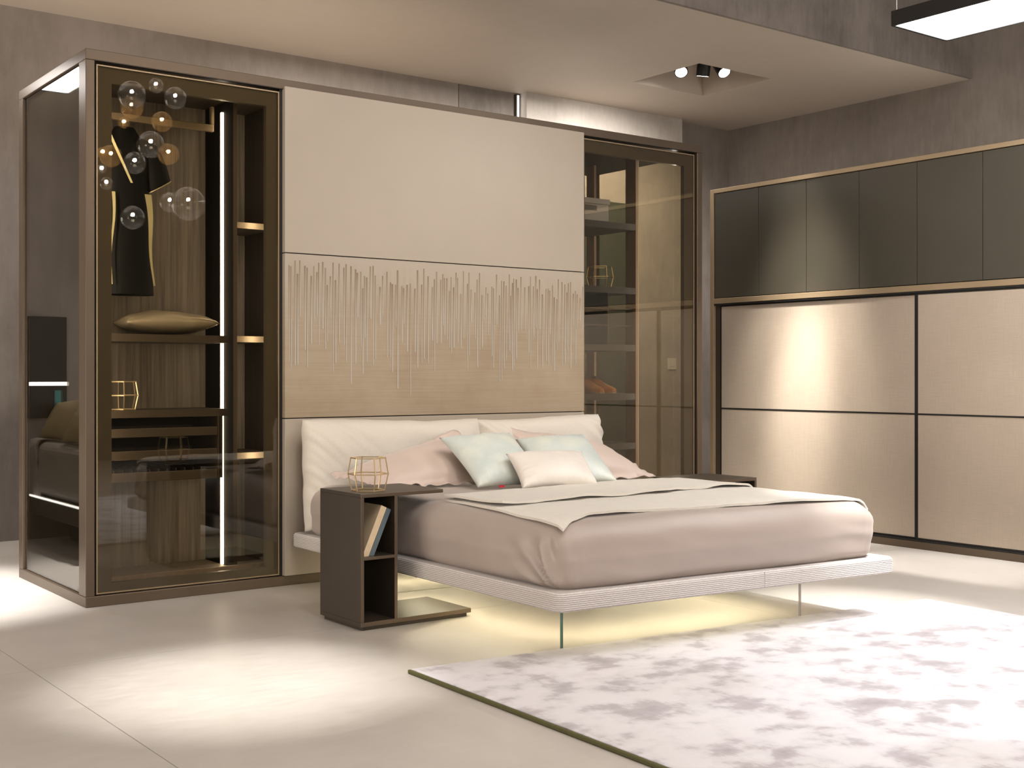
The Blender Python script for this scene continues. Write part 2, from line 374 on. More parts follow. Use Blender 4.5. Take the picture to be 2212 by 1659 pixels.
# side pane
part(bx(W0+.012, W0+.018, F0+.10, RB-.07, .05, HT-.05), 'side_pane', M['glass_side'])
# end wall on the far side
part(bx(W1-.03, W1-.02, F0+.10, RB-.07, .05, HT-.05), 'side_pane', M['glass_side'])
# back panels
for k in range(3):
    x0 = 1.90 + k*.98
    part(bx(x0, x0+.975, 6.36, 6.40, .07, HT-.06), 'back_panel', M['wood'])
part(bx(1.89, 4.86, 6.80, 6.82, .05, HT-.05), 'rear_panel', M['wood'])
part(bx(4.84, 4.86, 5.80, 6.80, .05, HT-.05), 'partition', M['wood_dark'])
part(bx(1.880, 1.90, 6.335, 6.40, .075, HT-.07), 'panel_edge', M['bronze_pale'])
# inner top & base boards
part(bx(1.89, 4.84, 5.82, 6.36, HT-.07, HT-.05), 'inner_ceiling', M['bronze_dark'])
part(bx(1.89, 4.84, 5.93, 6.80, .05, .075), 'base_board', M['wood'])
part(bx(1.89, 2.85, 5.905, 5.93, .062, .100), 'base_lip', M['wood_warm'])
# upright between the two bays and its light strip
part(MB().box(2.700, 2.722, 6.00, 6.36, .075, HT-.07, front=1), 'upright', [M['upright_dark'], M['bronze']])
part(bx(2.688, 2.700, 6.118, 6.134, .078, 2.47), 'light_strip', M['led'])
for z in (1.285, .904):
    part(MB().box(1.90, 2.685, 6.03, 6.36, z-.038, z, front=1), 'shelf', [M['wood_dark'], M['bronze']])
for z in (1.885, 1.285, .67):
    part(MB().box(2.722, 2.93, 6.03, 6.36, z-.032, z, front=1), 'shelf', [M['wood_dark'], M['bronze_pale']])
part(bx(2.93, 2.95, 6.03, 6.36, .075, HT-.07), 'upright', M['wood_dark'])
# hanging rail
t_ = part(bx(1.90, 2.66, 6.15, 6.175, 2.368, 2.405), 'hanging_rail', M['bronze_pale'], bevel=.004)
part(bx(2.645, 2.66, 6.15, 6.175, 2.405, 2.50), 'bracket', M['bronze_pale'], t_)
# tray drawers
for z0, z1 in ((.768, .812), (.655, .700), (.545, .592)):
    d = part(MB().box(1.905, 2.625, 6.03, 6.05, z0, z1), 'drawer', M['bronze'], bevel=.002)
    MB().box(1.905, 1.92, 6.05, 6.34, z0, z1).box(2.61, 2.625, 6.05, 6.34, z0, z1).box(1.92, 2.61, 6.33, 6.34, z0, z1).box(1.92, 2.61, 6.05, 6.33, z0, z0+.008).build('tray', M['wood_dark'], d)
part(bx(2.628, 2.637, 6.03, 6.34, .545, .866), 'drawer_side', M['bronze'])
part(bx(1.90, 2.63, 6.345, 6.358, .545, .866), 'drawer_back', M['black'])
part(bx(2.640, 2.655, 6.03, 6.34, .545, .866), 'drawer_side', M['wood_dark'])
tr = MB()
for k in range(14): tr.box(1.95+k*.046, 1.956+k*.046, 6.055, 6.32, .555, .605)
part(tr, 'trouser_bars', M['bronze_dark'])['kind'] = 'stuff'

def glass_door(x0, x1, z0, z1, bl, br, bt, bb):
    g = MB()
    y0, y1 = 5.752, 5.782
    g.box(x0, x0+bl, y0, y1, z0, z1).box(x1-br, x1, y0, y1, z0, z1).box(x0+bl, x1-br, y0, y1, z1-bt, z1).box(x0+bl, x1-br, y0, y1, z0, z0+bb)
    g.box(x0, x0+.006, 5.742, y0, z0, z1, mi=1).box(x1-.006, x1, 5.742, y0, z0, z1, mi=1).box(x0+.006, x1-.006, 5.742, y0, z1-.006, z1, mi=1).box(x0+.006, x1-.006, 5.742, y0, z0, z0+.006, mi=1)
    dr = part(g, 'door', [M['bronze_dark2'], M['bronze_pale']])
    bx(x0+.007, x1-.007, 5.743, 5.749, z0+.007, z1-.007).build('pane', M['glass'], dr)
M['bronze_dark2'] = plain('smoky_bronze_door_frame', (.16, .125, .09), .4, .3, .05, 3)
glass_door(1.902, 2.836, .056, 2.530, .075, .068, .080, .046)
glass_door(4.865, 5.832, .056, 2.530, .03, .085, .080, .046)
for x0, x1, y0, y1 in ((1.891, 1.900, 5.76, 5.79), (2.838, 2.854, 5.745, 5.80), (5.833, 5.85, 5.80, 5.83)):
    part(bx(x0, x1, y0, y1, .05, 2.545), 'door_channel', M['black'])
# lacquered centre panels, a few mm apart
PX0, PX1 = 2.854, 4.856
part(bx(PX0, PX1, 5.712, 5.745, 1.708, 2.556), 'upper_panel', M['panel_plain'], bevel=.0015)
mp = part(bx(PX0, PX1, 5.712, 5.745, .860, 1.703), 'middle_panel', M['panel_drip'], bevel=.0015, label='beige woven panel with long dripping vertical threads')
part(bx(PX0, PX1, 5.712, 5.745, .052, .855), 'lower_panel', M['panel_plain'], bevel=.0015)
part(bx(PX0, PX1, 5.745, 5.80, .052, 2.545), 'panel_core', M['black'])
# drips
dr = MB(); cols = []
x = PX0+.02
while x < PX1-.012:
    fx = (x-PX0)/2.0
    top = 1.672 - random.random()**1.3*.13 - .01*fx
    bot = 1.10 + random.random()*.33 - (.16 if random.random() < .22 else 0)
    wd_ = random.choice((.005, .006, .0075)); strong = random.random()
    zs = [bot, bot+(top-bot)*.3, bot+(top-bot)*.75, top]
    grey = (.43, .385, .33); mid = (.345, .28, .205)
    brown = (.235, .17, .11) if strong > .45*fx+.15 else (.30, .235, .165)
    cc = [grey, grey, mid, brown]
    for k in range(3):
        dr.box(x, x+wd_, 5.7092, 5.7125, zs[k], zs[k+1])
        cols += [cc[k]]*4 + [cc[k+1]]*4
    x += random.choice((.011, .014, .017, .022, .028))
do = dr.build('drip_relief', M['drip'], mp); do['kind'] = 'stuff'
ca = do.data.color_attributes.new('Col', 'FLOAT_COLOR', 'POINT')
for i, cc in enumerate(cols): ca.data[i].color = (*cc, 1)
# right bay: open shelves on ladder uprights
for z in (2.077, 1.655, 1.279, .958, .633):
    part(bx(4.862, 5.545, 6.0, 6.48, z-.042, z), 'shelf', M['wood_dark'], bevel=.002)
part(bx(5.548, 5.568, 6.0, 6.10, .05, HT-.05), 'upright', M['wood_mid'])
part(bx(5.548, 5.568, 6.42, 6.50, .05, HT-.05), 'upright', M['wood_mid'])
part(bx(5.568, 5.576, 6.0, 6.02, .05, HT-.05), 'upright_edge', M['bronze_pale'])
cb = MB()
for x in (5.09, 5.32): cb.box(x, x+.008, 6.02, 6.45, 1.279, 1.613)
for z in (1.40, 1.51): cb.box(4.87, 5.54, 6.02, 6.45, z, z+.008)
part(cb, 'cubby_grid', M['bronze_dark'])
part(bx(4.87, 5.54, 6.45, 6.46, 1.279, 1.613), 'cubby_back', M['black'])
part(bx(4.862, 5.85, 5.82, 6.80, .05, .075), 'base_board', M['wood_dark'])
part(bx(4.862, 5.85, 5.82, 6.80, HT-.07, HT-.05), 'inner_ceiling', M['black'])
part(bx(4.862, 5.85, 6.80, 6.806, .05, HT-.05), 'rear_pane', M['glass'])
# tall dark green panel behind
t = bx(6.50, 7.55, 8.20, 8.245, 0, 2.62).build('wall_cabinet', M['green_dark'], bevel=.004)
tag(relocate(t, (7.02, 8.22, 0)), 'tall dark green cupboard front seen through the open shelves', 'cupboard')
# light switch
t = thing('light_switch', 'small white square light switch on the wall behind the glass door', 'light switch', (8.08, 8.245, 1.14))
bx(8.028, 8.132, 8.240, 8.250, 1.13, 1.235).build('plate', M['white_plastic'], t, bevel=.003)
bx(8.048, 8.112, 8.236, 8.240, 1.16, 1.205).build('rocker', M['white_plastic'], t, bevel=.002)

# ------------------------------------------------------------------ hexagonal wire lanterns
def lantern(loc, label, rot=0.35, s=1.0, name='wire_lantern'):
    t = thing(name, label, 'wire lantern', loc, 'hexagonal brass wire lanterns')
    L = V(loc); rings = []
    for r, z in ((.072, .003), (.088, .073), (.076, .142)):
        rings.append([L + V((r*s*math.cos(rot+k*PI/3), r*s*math.sin(rot+k*PI/3), z*s)) for k in range(6)])
    for R_ in rings:
        m_ = MB()
        for k in range(6): m_.bar(R_[k], R_[(k+1) % 6], .0046)
        m_.build('ring', M['brass'], t)
    for k in range(6):
        MB().bar(rings[0][k], rings[1][k], .0046).bar(rings[1][k], rings[2][k], .0046).build('rod', M['brass'], t)
lantern((2.165, 6.16, .904), 'brass wire lantern on the wardrobe shelf above the drawers')
lantern((5.375, 6.16, 1.655), 'brass wire lantern on the open shelf above the cubby grid')
lantern((2.715, 4.64, .578), 'brass wire lantern on the bedside table beside the headboard')

# ------------------------------------------------------------------ storage box and shoes
t = thing('storage_box', 'pale storage box with lid on the top open shelf', 'box', (5.15, 6.18, 2.077))
bx(4.955, 5.340, 6.035, 6.33, 2.077, 2.19).build('box_body', M['box_white'], t, bevel=.003)
bx(4.948, 5.347, 6.028, 6.337, 2.19, 2.225).build('lid', M['box_white'], t, bevel=.003)
bx(5.06, 5.235, 6.030, 6.036, 2.145, 2.178).build('label_holder', M['grey_tag'], t)
def shoe(loc, rz, label, tilt=0.0):
    t = thing('shoe', label, 'shoe', loc, 'pair of tan leather shoes on the shelf')
    Mx = Matrix.Translation(V(loc)) @ Matrix.Rotation(rz, 4, 'Z')
    # sections along length: x, half width, height bottom, height top
    secs = [(-.135, .018, .012, .060), (-.125, .031, .010, .098), (-.09, .035, .010, .112), (-.045, .034, .010, .100), (0, .036, .010, .082), (.045, .043, .010, .062), (.085, .044, .010, .050), (.12, .034, .011, .040), (.142, .014, .014, .028)]
    P = []
    for x, hw, z0, z1 in secs:
        row = []
        for k in range(17):
            a = PI*k/16
            row.append(Mx @ V((x, -hw*math.cos(a)*(1 if k not in (0, 16) else .96), z0+(z1-z0)*math.sin(a)**.65)))
        P.append(row)
    mb = MB().grid(P); n = len(P[0])
    mb.add([P[0][k] for k in range(n)], [tuple(range(n-1, -1, -1))]); mb.add([P[-1][k] for k in range(n)], [tuple(range(n))])
    mb.build('upper', M['shoe'], t, smooth=True)
    op = [(-.118, .018), (-.09, .026), (-.05, .022), (-.02, .012)]
    pts = [Mx @ V((x, -h, .108 if x < -.06 else .096)) for x, h in op] + [Mx @ V((x, h, .108 if x < -.06 else .096)) for x, h in reversed(op)]
    MB().add([p+V((0, 0, .006)) for p in pts], [tuple(range(8))]).build('opening', M['coat_black'], t)
    so = []
    for x, hw, z0, z1 in secs: so.append((x, hw*1.08))
    ol = [(x, -h) for x, h in so] + [(x, h) for x, h in reversed(so)]; n = len(ol)
    MB().add([Mx @ V((x, y, z)) for z in (0, .012) for x, y in ol], [tuple(range(n-1, -1, -1)), tuple(range(n, 2*n))]+[(i, (i+1) % n, n+(i+1) % n, n+i) for i in range(n)]).build('sole', M['shoe_sole'], t)
    bx(-.132, -.07, -.028, .028, -.0005, .0115, mat=Mx).build('heel', M['black'], t)
shoe((5.285, 6.16, .959), math.radians(-97), 'tan leather shoe standing nearer the centre panel of the wardrobe')
shoe((5.39, 6.17, .959), math.radians(-92), 'tan leather shoe standing nearer the brown upright')

# ------------------------------------------------------------------ coat
t = thing('coat', 'long black coat with pale gold lining on the wardrobe rail', 'coat', (2.19, 6.16, 2.36))
def ring(cx, cy, z, rx, ry, n=28, wob=0, ph=0):
    return [V((cx+rx*math.cos(2*PI*k/n)*(1+wob*math.sin(5*2*PI*k/n+ph)), cy+ry*math.sin(2*PI*k/n)*(1+wob*math.sin(4*2*PI*k/n+ph)), z)) for k in range(n)]
cxx = 2.175
prof = [(2.33, .05, .035), (2.29, .075, .05), (2.25, .17, .06), (2.19, .185, .07), (2.08, .135, .075), (1.95, .120, .075), (1.75, .125, .08), (1.55, .13, .085), (1.485, .132, .088)]
P = [ring(cxx+.02*(2.33-z), 6.14, z, rx, ry, 28, .02 if z < 2.1 else 0, z*3) for z, rx, ry in prof]
P = [r+[r[0]] for r in P]
MB().grid(P).build('body', M['coat_black'], t, smooth=True)
for sgn in (-1, 1):                                  # wide short sleeves
    sl = []
    for k, (dx, z, r1, r2) in enumerate(((.10, 2.25, .035, .05), (.135, 2.18, .055, .06), (.155, 2.11, .066, .065), (.170, 2.04, .070, .068))):
        n = 20; cx_ = cxx+sgn*dx
        rr = [V((cx_+r1*math.cos(2*PI*q/n)*.9, 6.13+r2*math.sin(2*PI*q/n), z+sgn*r1*.55*math.cos(2*PI*q/n))) for q in range(n)]
        sl.append(rr+[rr[0]])
    if sgn == -1:
        sl = [[V((max(p.x, 1.915), p.y, p.z)) for p in r] for r in sl]
    MB().grid(sl).build('sleeve', M['coat_black'], t, smooth=True)
    m_ = MB()
    for q in range(20): m_.bar(sl[-1][q]-V((0, .002, 0)), sl[-1][q+1]-V((0, .002, 0)), .004)
    m_.build('sleeve_trim', M['coat_lining'], t)
for x0, x1, w0, w1 in ((cxx-.085, cxx-.10, .012, .004), (cxx+.09, cxx+.115, .026, .008)):
    y = 6.052
    n = 10; pl = []; pr = []
    for k in range(n+1):
        q = k/n; z = 1.99-(1.99-1.53)*q
        cx_ = x0+(x1-x0)*q+.006*math.sin(q*7); ww = (w0*(1-q)**1.5+w1)/2
        pl.append(V((cx_-ww, y-.012+.012*(1-q), z))); pr.append(V((cx_+ww, y-.012+.012*(1-q), z)))
    MB().grid([pl, pr]).grid([[p+V((0, .004, 0)) for p in pr], [p+V((0, .004, 0)) for p in pl]]).build('lining_edge', M['coat_lining'], t)
MB().add([V((cxx-.10, 6.07, 2.30)), V((cxx+.01, 6.045, 2.04)), V((cxx+.0, 6.05, 2.04)), V((cxx-.11, 6.075, 2.29))], [(0, 1, 2, 3)]).build('lapel_trim', M['coat_lining'], t)
hk = MB(); hk.bar((cxx, 6.16, 2.33), (cxx, 6.16, 2.415), .004).bar((cxx, 6.145, 2.415), (cxx, 6.18, 2.415), .004).build('hanger_hook', M['brass'], t)

# ------------------------------------------------------------------ pillows
def pillow(name, corners, thick, mat, label, cat, group=None, cin=.05, wr=.006, n=36, seed=0, flange=0, cup=0, flat_back=.5, parent=None, tagside=None, pw=.5):
    BL, BR, TL, TR = [V(p) for p in corners]
    cen = (BL+BR+TL+TR)/4
    nor = (BR-BL+TR-TL).cross(TL-BL+TR-BR).normalized()      # points to camera side
    top = []; bot = []
    ux = (BR-BL+TR-TL).length/2; uy = (TL-BL+TR-BR).length/2
    for i in range(n+1):
        rt = []; rb = []
        for j in range(n+1):
            u = -1+2*j/n; v = -1+2*i/n
            us = u*(1-cin*(1-v*v)*abs(u)**2); vs = v*(1-cin*1.2*(1-u*u)*abs(v)**2)
            p = (BL*(1-us)*(1-vs)+BR*(1+us)*(1-vs)+TL*(1-us)*(1+vs)+TR*(1+us)*(1+vs))/4
            fu = abs(u); fv = abs(v)
            if flange:
                fu = min(1, fu/(1-flange)); fv = min(1, fv/(1-flange*ux/uy))
            h = ((1-fu**2.2)*(1-fv**2.2)); h = max(h, 0)**pw
            q = V((u*ux*9+seed, v*uy*9, seed*1.7))
            e = max(abs(u), abs(v))
            wv_ = noise.noise(q*.55)*.9*wr*h
            # gathers running in from the seams
            gu = noise.noise(V((v*uy*32+seed, seed, u*1.2)))*abs(u)**4*wr*1.5
            gv = noise.noise(V((u*ux*32-seed, seed, v*1.2)))*abs(v)**4*wr*1.5
            mask = 1 if (flange) else (1-e**16)
            g = (gu+gv)*mask*(.12 if flange else 1)
            fl_ = 0
            if flange: fl_ = noise.noise(V((u*ux*11+seed, v*uy*11, 3)))*.022*e**5
            base = nor*cup*(u*u*.5+v*v*.5)
            rt.append(p+nor*(h*thick*(1-flat_back*.0)*.5+wv_+g+fl_)+base)
            rb.append(p-nor*(h*thick*.5*flat_back+.0+(-fl_)+(.0015 if flange else 0))+base)
        top.append(rt); bot.append(rb)
    mb = MB().grid(top).grid([list(reversed(r)) for r in bot])
    if flange:
        rim_t = top[0]+[r[-1] for r in top[1:]]+list(reversed(top[-1]))[1:]+[r[0] for r in reversed(top)][1:]
        rim_b = bot[0]+[r[-1] for r in bot[1:]]+list(reversed(bot[-1]))[1:]+[r[0] for r in reversed(bot)][1:]
        mb.grid([rim_t, rim_b])
    o = mb.build(name, mat, parent, smooth=True, weld=True)
    if parent is None:
        relocate(o, (BL+BR)/2); o['org'] = tuple((BL+BR)/2)
        tag(o, label, cat, group)
    return o
o = pillow('cushion', [(2.16, 6.06, 1.345), (2.66, 6.07, 1.35), (2.18, 6.34, 1.35), (2.66, 6.34, 1.355)], .13, M['gold_satin'], 'champagne satin cushion lying on the wardrobe shelf', 'cushion', cin=.05, wr=.010, seed=4, flat_back=.9)

# ------------------------------------------------------------------ BED frame of reference (slightly skewed to the wardrobe)
BO = V((2.845, 3.49, 0)); E1 = V((.9957, -.0924, 0)); E2 = V((.0157, 1, 0))
def B(p): return BO + E1*p[0] + E2*p[1] + V((0, 0, p[2]))
bed = thing('bed', 'floating double bed with ribbed platform on glass and blush sheet', 'bed', tuple(B((.89, 1.1, 0))))
def rbox(a0, a1, b0, b1, z0, z1, rt, rb, res=.022, disp=None, rp=.05):
    """rounded slab built of stacked perimeter loops; rt, rb edge radii, rp corner radius in plan"""
    na = int((a1-a0)/res); nb = int((b1-b0)/res); nc = 10
    def loop(ins, z, nz):
        A0, A1, B0, B1 = a0+ins, a1-ins, b0+ins, b1-ins
        r_ = max(min(rp-ins*.6, (A1-A0)/2, (B1-B0)/2), .004); out = []
        cs = ((A1-r_, B0+r_, -PI/2), (A1-r_, B1-r_, 0), (A0+r_, B1-r_, PI/2), (A0+r_, B0+r_, PI))
        for k in range(4):
            cx_, cy_, th = cs[k]
            for q in range(nc): a = th+PI/2*q/nc; out.append((V((cx_+r_*math.cos(a), cy_+r_*math.sin(a), z)), V((math.cos(a), math.sin(a), 0))))
            nx = cs[(k+1) % 4]; a = nx[2]; p0 = V((cx_+r_*math.cos(a), cy_+r_*math.sin(a), z)); p1 = V((nx[0]+r_*math.cos(a), nx[1]+r_*math.sin(a), z))
            n_ = nb if k % 2 == 0 else na
            for q in range(n_): out.append((p0.lerp(p1, q/n_), V((math.cos(a), math.sin(a), 0))))
        res_ = []
        for p, d in out:
            nn = V((d.x*math.sqrt(max(0, 1-nz*nz)), d.y*math.sqrt(max(0, 1-nz*nz)), nz))
            res_.append(p + (disp(p, nn) if disp else V((0, 0, 0))))
        return res_+[res_[0]]
    L = []
    half = min(a1-a0, b1-b0)/2-.006
    L.append(loop(min(.2, half), z0, -1))
    for k in range(7): t_ = PI/2*k/6; L.append(loop(rb-rb*math.sin(t_), z0+rb-rb*math.cos(t_), -math.cos(t_)))
    ns = max(2, int((z1-rt-z0-rb)/(res*.7)))
    for k in range(1, ns): L.append(loop(0, z0+rb+(z1-rt-z0-rb)*k/ns, 0))
    for k in range(9): t_ = PI/2*k/8; L.append(loop(rt-rt*math.cos(t_), z1-rt+rt*math.sin(t_), math.sin(t_)))
    m_ = int((half-rt)/(res*1.3))
    for k in range(1, m_+1): L.append(loop(rt+(half-rt)*k/m_, z1, 1))
    mb = MB().grid(L); mb.add(L[0][:-1], [tuple(range(len(L[0])-2, -1, -1))]); mb.add(L[-1][:-1], [tuple(range(len(L[0])-1))])
    mb.fn = B; return mb
PA, PB = 1.795, 2.2
rbox(0, PA, 0, PB, .205, .277, .016, .010, res=.05, rp=.03).build('platform', M['ribbed'], bed, smooth=True, weld=True)
MB(B).box(1.015, 1.017, -.0012, .02, .21, .272).build('platform_seam', M['box_white'], bed)
MA0, MA1, MB0, MB1, MZ0, MZ1 = .035, 1.718, .035, 2.10, .272, .522
MR = .085
def mdisp(q, n):
    d = V((0, 0, 0))
    if q.z > .45:
        cr = (1-((q.x-.87)/.84)**4)*(1-((q.y-1.05)/1.05)**4); d.z += .014*max(cr, 0)
    # soft side bulge
    k = 1-abs((q.z-.39)/.13); 
    side = abs(n.z) < .7
    if side: d += V((n.x, n.y, 0))*.012*max(k, 0)
    d += n*noise.noise(V((q.x*3, q.y*3, q.z*5)))*.006
    # long soft creases on the sides
    if side:
        s_ = q.x if abs(n.y) > .6 else q.y
        d += n*(noise.noise(V((s_*5+q.z*9, q.z*16, 2.3)))*.005)
    # gathers at the foot corner next to the bedside table
    for (ca_, cb_, dir_) in ((MA0, MB0, 1), (MA1, MB0, 1)):
        if q.z < .49:
            if abs(q.x-ca_) < .06:
                dist = (q.y-cb_)
                if 0 <= dist < .34:
                    ang = math.atan2(dist, (q.z-.22))
                    fade = max(0, 1-dist/.34)*min(1, max(0, (.49-q.z)/.05))
                    d += V((n.x, 0, 0))*(.017*math.sin(ang*17+noise.noise(V((ang*3, q.z*4, 0)))*2)*fade)
            if abs(q.y-cb_) < .06:
                dist = abs(q.x-ca_)
                if dist < .10:
                    fade = max(0, 1-dist/.10)*min(1, max(0, (.49-q.z)/.05))
                    d += V((0, n.y, 0))*(.004*math.sin(dist*130+q.z*20)*fade)
    return d
rbox(MA0, MA1, MB0, MB1, MZ0, MZ1, MR, .040, res=.013, disp=mdisp, rp=.075).build('mattress', M['sheet'], bed, smooth=True, weld=True, label='thick mattress under a blush sateen sheet')
def ztop(a, b_):
    def edge(dist, r):
        if dist >= r: return 0
        t_ = max(0, r-dist); 
        if t_ >= r*.985: t_ = r*.985
        return r-math.sqrt(r*r-t_*t_)
    cr = (1-((a-.87)/.84)**4)*(1-((b_-1.05)/1.05)**4)
    ea = edge(a-(MA0-.012), MR) + edge((MA1+.012)-a, MR); eb = edge(b_-(MB0-.012), MR)
    return MZ1 + .014*max(cr, 0) - max(ea, eb) - .35*min(ea, eb)
# glass sheets carrying the platform
for b_ in (.235, 1.75):
    g = MB(B).box(.195, 1.47, b_, b_+.011, 0.0, .205).build('glass_support', M['glass_clear'], bed)
    MB(B).box(.191, .196, b_, b_+.012, 0.0, .205).build('glass_edge', M['glass_edge'], g)
    MB(B).box(1.469, 1.472, b_, b_+.012, 0.0, .205).build('glass_edge', M['box_white'], g)
# light strips under the platform
for a0, a1, b0, b1 in ((.30, 1.45, .42, .44), (.30, .32, .5, 1.6), (1.40, 1.42, .5, 1.6), (.30, 1.45, 2.0, 2.02)):
    l_ = MB(B).box(a0, a1, b0, b1, .198, .2045).build('light_strip', M['bronze_dark'], bed)
    MB(B).box(a0+.004, a1-.004, b0+.004, b1-.004, .1965, .198).build('diffuser', M['led_bed'], l_)
# two big headboard cushions
def hcush(a0, a1, seed, zt_=.845):
    P0 = [B((a0, 2.02, .292)), B((a1, 2.02, .292)), B((a0, 2.06, zt_)), B((a1, 2.06, zt_))]
    n = 60; nor = V((0, -1, 0)); T = []; Bk = []
    W_ = a1-a0; H_ = zt_-.292
    for i in range(n+1):
        rt = []; rb = []
        for j in range(n+1):
            u = -1+2*j/n; v = -1+2*i/n
            # denser sampling toward the edges
            u = math.sin(u*PI/2)*.35+u*.65; v = math.sin(v*PI/2)*.35+v*.65
            x = a0+W_*(u+1)/2; z = .292+H_*(v+1)/2
            hh = (max(0, 1-abs(u)**9)*max(0, 1-abs(v)**7))**.5
            dl = (u+1)*W_/2; dr_ = (1-u)*W_/2; dn = (v+1)*H_/2; dt = (1-v)*H_/2
            wr = 0
            wr += noise.noise(V((dl*3, z*22+dl*20, seed)))*.040*math.exp(-dl/.17)
            wr += noise.noise(V((dr_*3, z*24-dr_*22, seed+3)))*.030*math.exp(-dr_/.10)
            wr += noise.noise(V((x*7+z*9, dn*16, seed+7)))*.026*math.exp(-dn/.16)
            wr += noise.noise(V((x*5, z*5, seed+9)))*.018
            xx = x - .0*u; zz_ = z+.010*math.sin(x*5+seed)*max(v, 0)**3 + noise.noise(V((x*9, 0, seed)))*.004*max(v, 0)**3
            xx += noise.noise(V((0, z*12, seed)))*.006*abs(u)**5
            y_mid = 2.075+.03*(v+1)/2
            rt.append(V((xx, y_mid-.095*hh+(-wr*hh), zz_))); rb.append(V((xx, y_mid+.080*hh, zz_)))
        T.append(rt); Bk.append(rb)
    mb = MB(B).grid(T).grid([list(reversed(r)) for r in Bk])
    return mb.build('headboard_cushion', M['head_fabric'], bed, smooth=True, weld=True)
hcush(.012, 1.035, 1.0); hcush(1.012, 1.850, 5.0, .842)

# ------------------------------------------------------------------ bedding
def zb(a, b_): return ztop(a, b_)
# throw blanket: lower layer and folded-over upper layer
def layer(la, lb, ra, rb_, off, n_a=70, n_b=26, seed=0, th=.007):
    """la/lb: functions of t in 0..1 giving front b and back b for a; ra,rb_: a range functions of s"""
    T = []; U = []
    for i in range(n_a+1):
        t_ = i/n_a; rt = []; ru = []
        for j in range(n_b+1):
            s = j/n_b
            a_ = ra(s)+(rb_(s)-ra(s))*t_
            b_ = la(a_)*(1-s)+lb(a_)*s
            z = zb(a_, b_)+off(a_, b_, s)+noise.noise(V((a_*6+seed, b_*7, seed)))*.004+noise.noise(V((a_*18+seed, b_*4, seed)))*.0018
            rt.append(V((a_, b_, z+th))); ru.append(V((a_, b_, z)))
        T.append(rt); U.append(ru)
    return T, U
def lerp_tab(tab, a):
    if a <= tab[0][0]: return tab[0][1]
    for (x0, y0), (x1, y1) in zip(tab, tab[1:]):
        if a <= x1:
            q = (a-x0)/(x1-x0); q = q*q*(3-2*q)*.6+q*.4; return y0+(y1-y0)*q
    return tab[-1][1]
f_low = lambda a: lerp_tab([(.05, .045), (.14, .085), (.28, .17), (.5, .165), (.75, .14), (1.2, .12), (1.72, .085)], a)+.004*math.sin(a*9)
bk = lambda a: lerp_tab([(.1, .97), (.6, 1.04), (1.2, 1.14), (1.72, 1.22)], a)
f_up = lambda a: lerp_tab([(.1, .52), (.2, .56), (.5, .57), (.9, .60), (1.3, .66), (1.72, .74)], a)+.010*math.sin(a*11)+.006*math.sin(a*23)
mb = MB(B)
def solid(T, U):
    mb.grid([list(reversed(r)) for r in T]).grid(U)
    rim = lambda G: G[0]+[r[-1] for r in G[1:]]+list(reversed(G[-1]))[1:]+[r[0] for r in reversed(G)][1:]
    mb.grid([rim(T), rim(U)])
T, U = layer(f_low, bk, lambda s: .055+.075*s, lambda s: 1.722, lambda a, b_, s: .003+.006*(1-s)**6*(.5+.5*math.sin(a*6)), seed=1, th=.010)
solid(T, U)
T, U = layer(f_up, bk, lambda s: .125, lambda s: 1.724, lambda a, b_, s: .016+.010*(1-s)**5*(.5+.5*math.sin(a*13+1))+(.010*math.exp(-(a-.12)/.05)), seed=5, th=.010)
solid(T, U)
o = mb.build('throw_blanket', M['blanket'], None, smooth=True, weld=True)
es = o.modifiers.new('edge', 'EDGE_SPLIT'); es.split_angle = math.radians(55)
tag(relocate(o, B((.9, .6, .52))), 'folded ivory wool blanket spread across the foot of the bed', 'blanket')

def on(a, b_, h=0): p = B((a, b_, zb(a, min(b_, 2.0))+h)); return p
CAM = V((0, 0, 1.08)); FW = V((math.cos(TH), math.sin(TH), 0)); RT = V((math.sin(TH), -math.cos(TH), 0))
# blush pillowcases
pillow('pillow', [B((.125, 1.50, .550)), B((.70, 1.485, .548)), B((.06, 1.90, .585)), B((.76, 1.86, .80))], .15, M['sham'],
       'blush pillow leaning on the headboard beside the lantern table', 'pillow', 'blush pillows', cin=.02, wr=.012, flange=.13, seed=2, flat_back=.6)
pillow('pillow', [B((.98, 1.43, .548)), B((1.672, 1.408, .545)), B((1.02, 1.78, .80)), B((1.60, 1.80, .70))], .15, M['sham'],
       'blush pillow leaning on the headboard behind the mint cushions', 'pillow', 'blush pillows', cin=.02, wr=.010, flange=.10, seed=8, flat_back=.6)
# mint and cream cushions
o1 = pillow('cushion', [B((.502, 1.288, .548)), B((.86, 1.213, .548)), B((.501, 1.627, .770)), B((.845, 1.534, .790))], .15, M['mint'],
       'mint satin cushion tipped nearer the lantern side of the bed', 'cushion', 'mint satin cushions', cin=.07, wr=.008, seed=3, flat_back=.45)
o2 = pillow('cushion', [B((.80, 1.24, .548)), B((1.223, 1.155, .548)), B((.880, 1.53, .755)), B((1.300, 1.53, .770))], .14, M['mint'],
       'mint satin cushion leaning behind the small cream cushion', 'cushion', 'mint satin cushions', cin=.07, wr=.008, seed=6, flat_back=.45)
o3 = pillow('cushion', [B((.603, 1.081, .553)), B((1.028, 1.065, .553)), B((.655, 1.288, .702)), B((1.09, 1.276, .700))], .13, M['cream_satin'],
       'small oblong cream satin cushion in front of the mint ones', 'cushion', cin=.06, wr=.006, seed=12, flat_back=.7)

MB(B).box(.60, .628, 1.255, 1.262, .546, .556).build('fabric_tag', M['red_tag'], o1, label='small red sewn tag')
MB(B).box(1.165, 1.195, 1.118, 1.126, .546, .557).build('fabric_tag', M['red_tag'], o2, label='small red sewn tag')
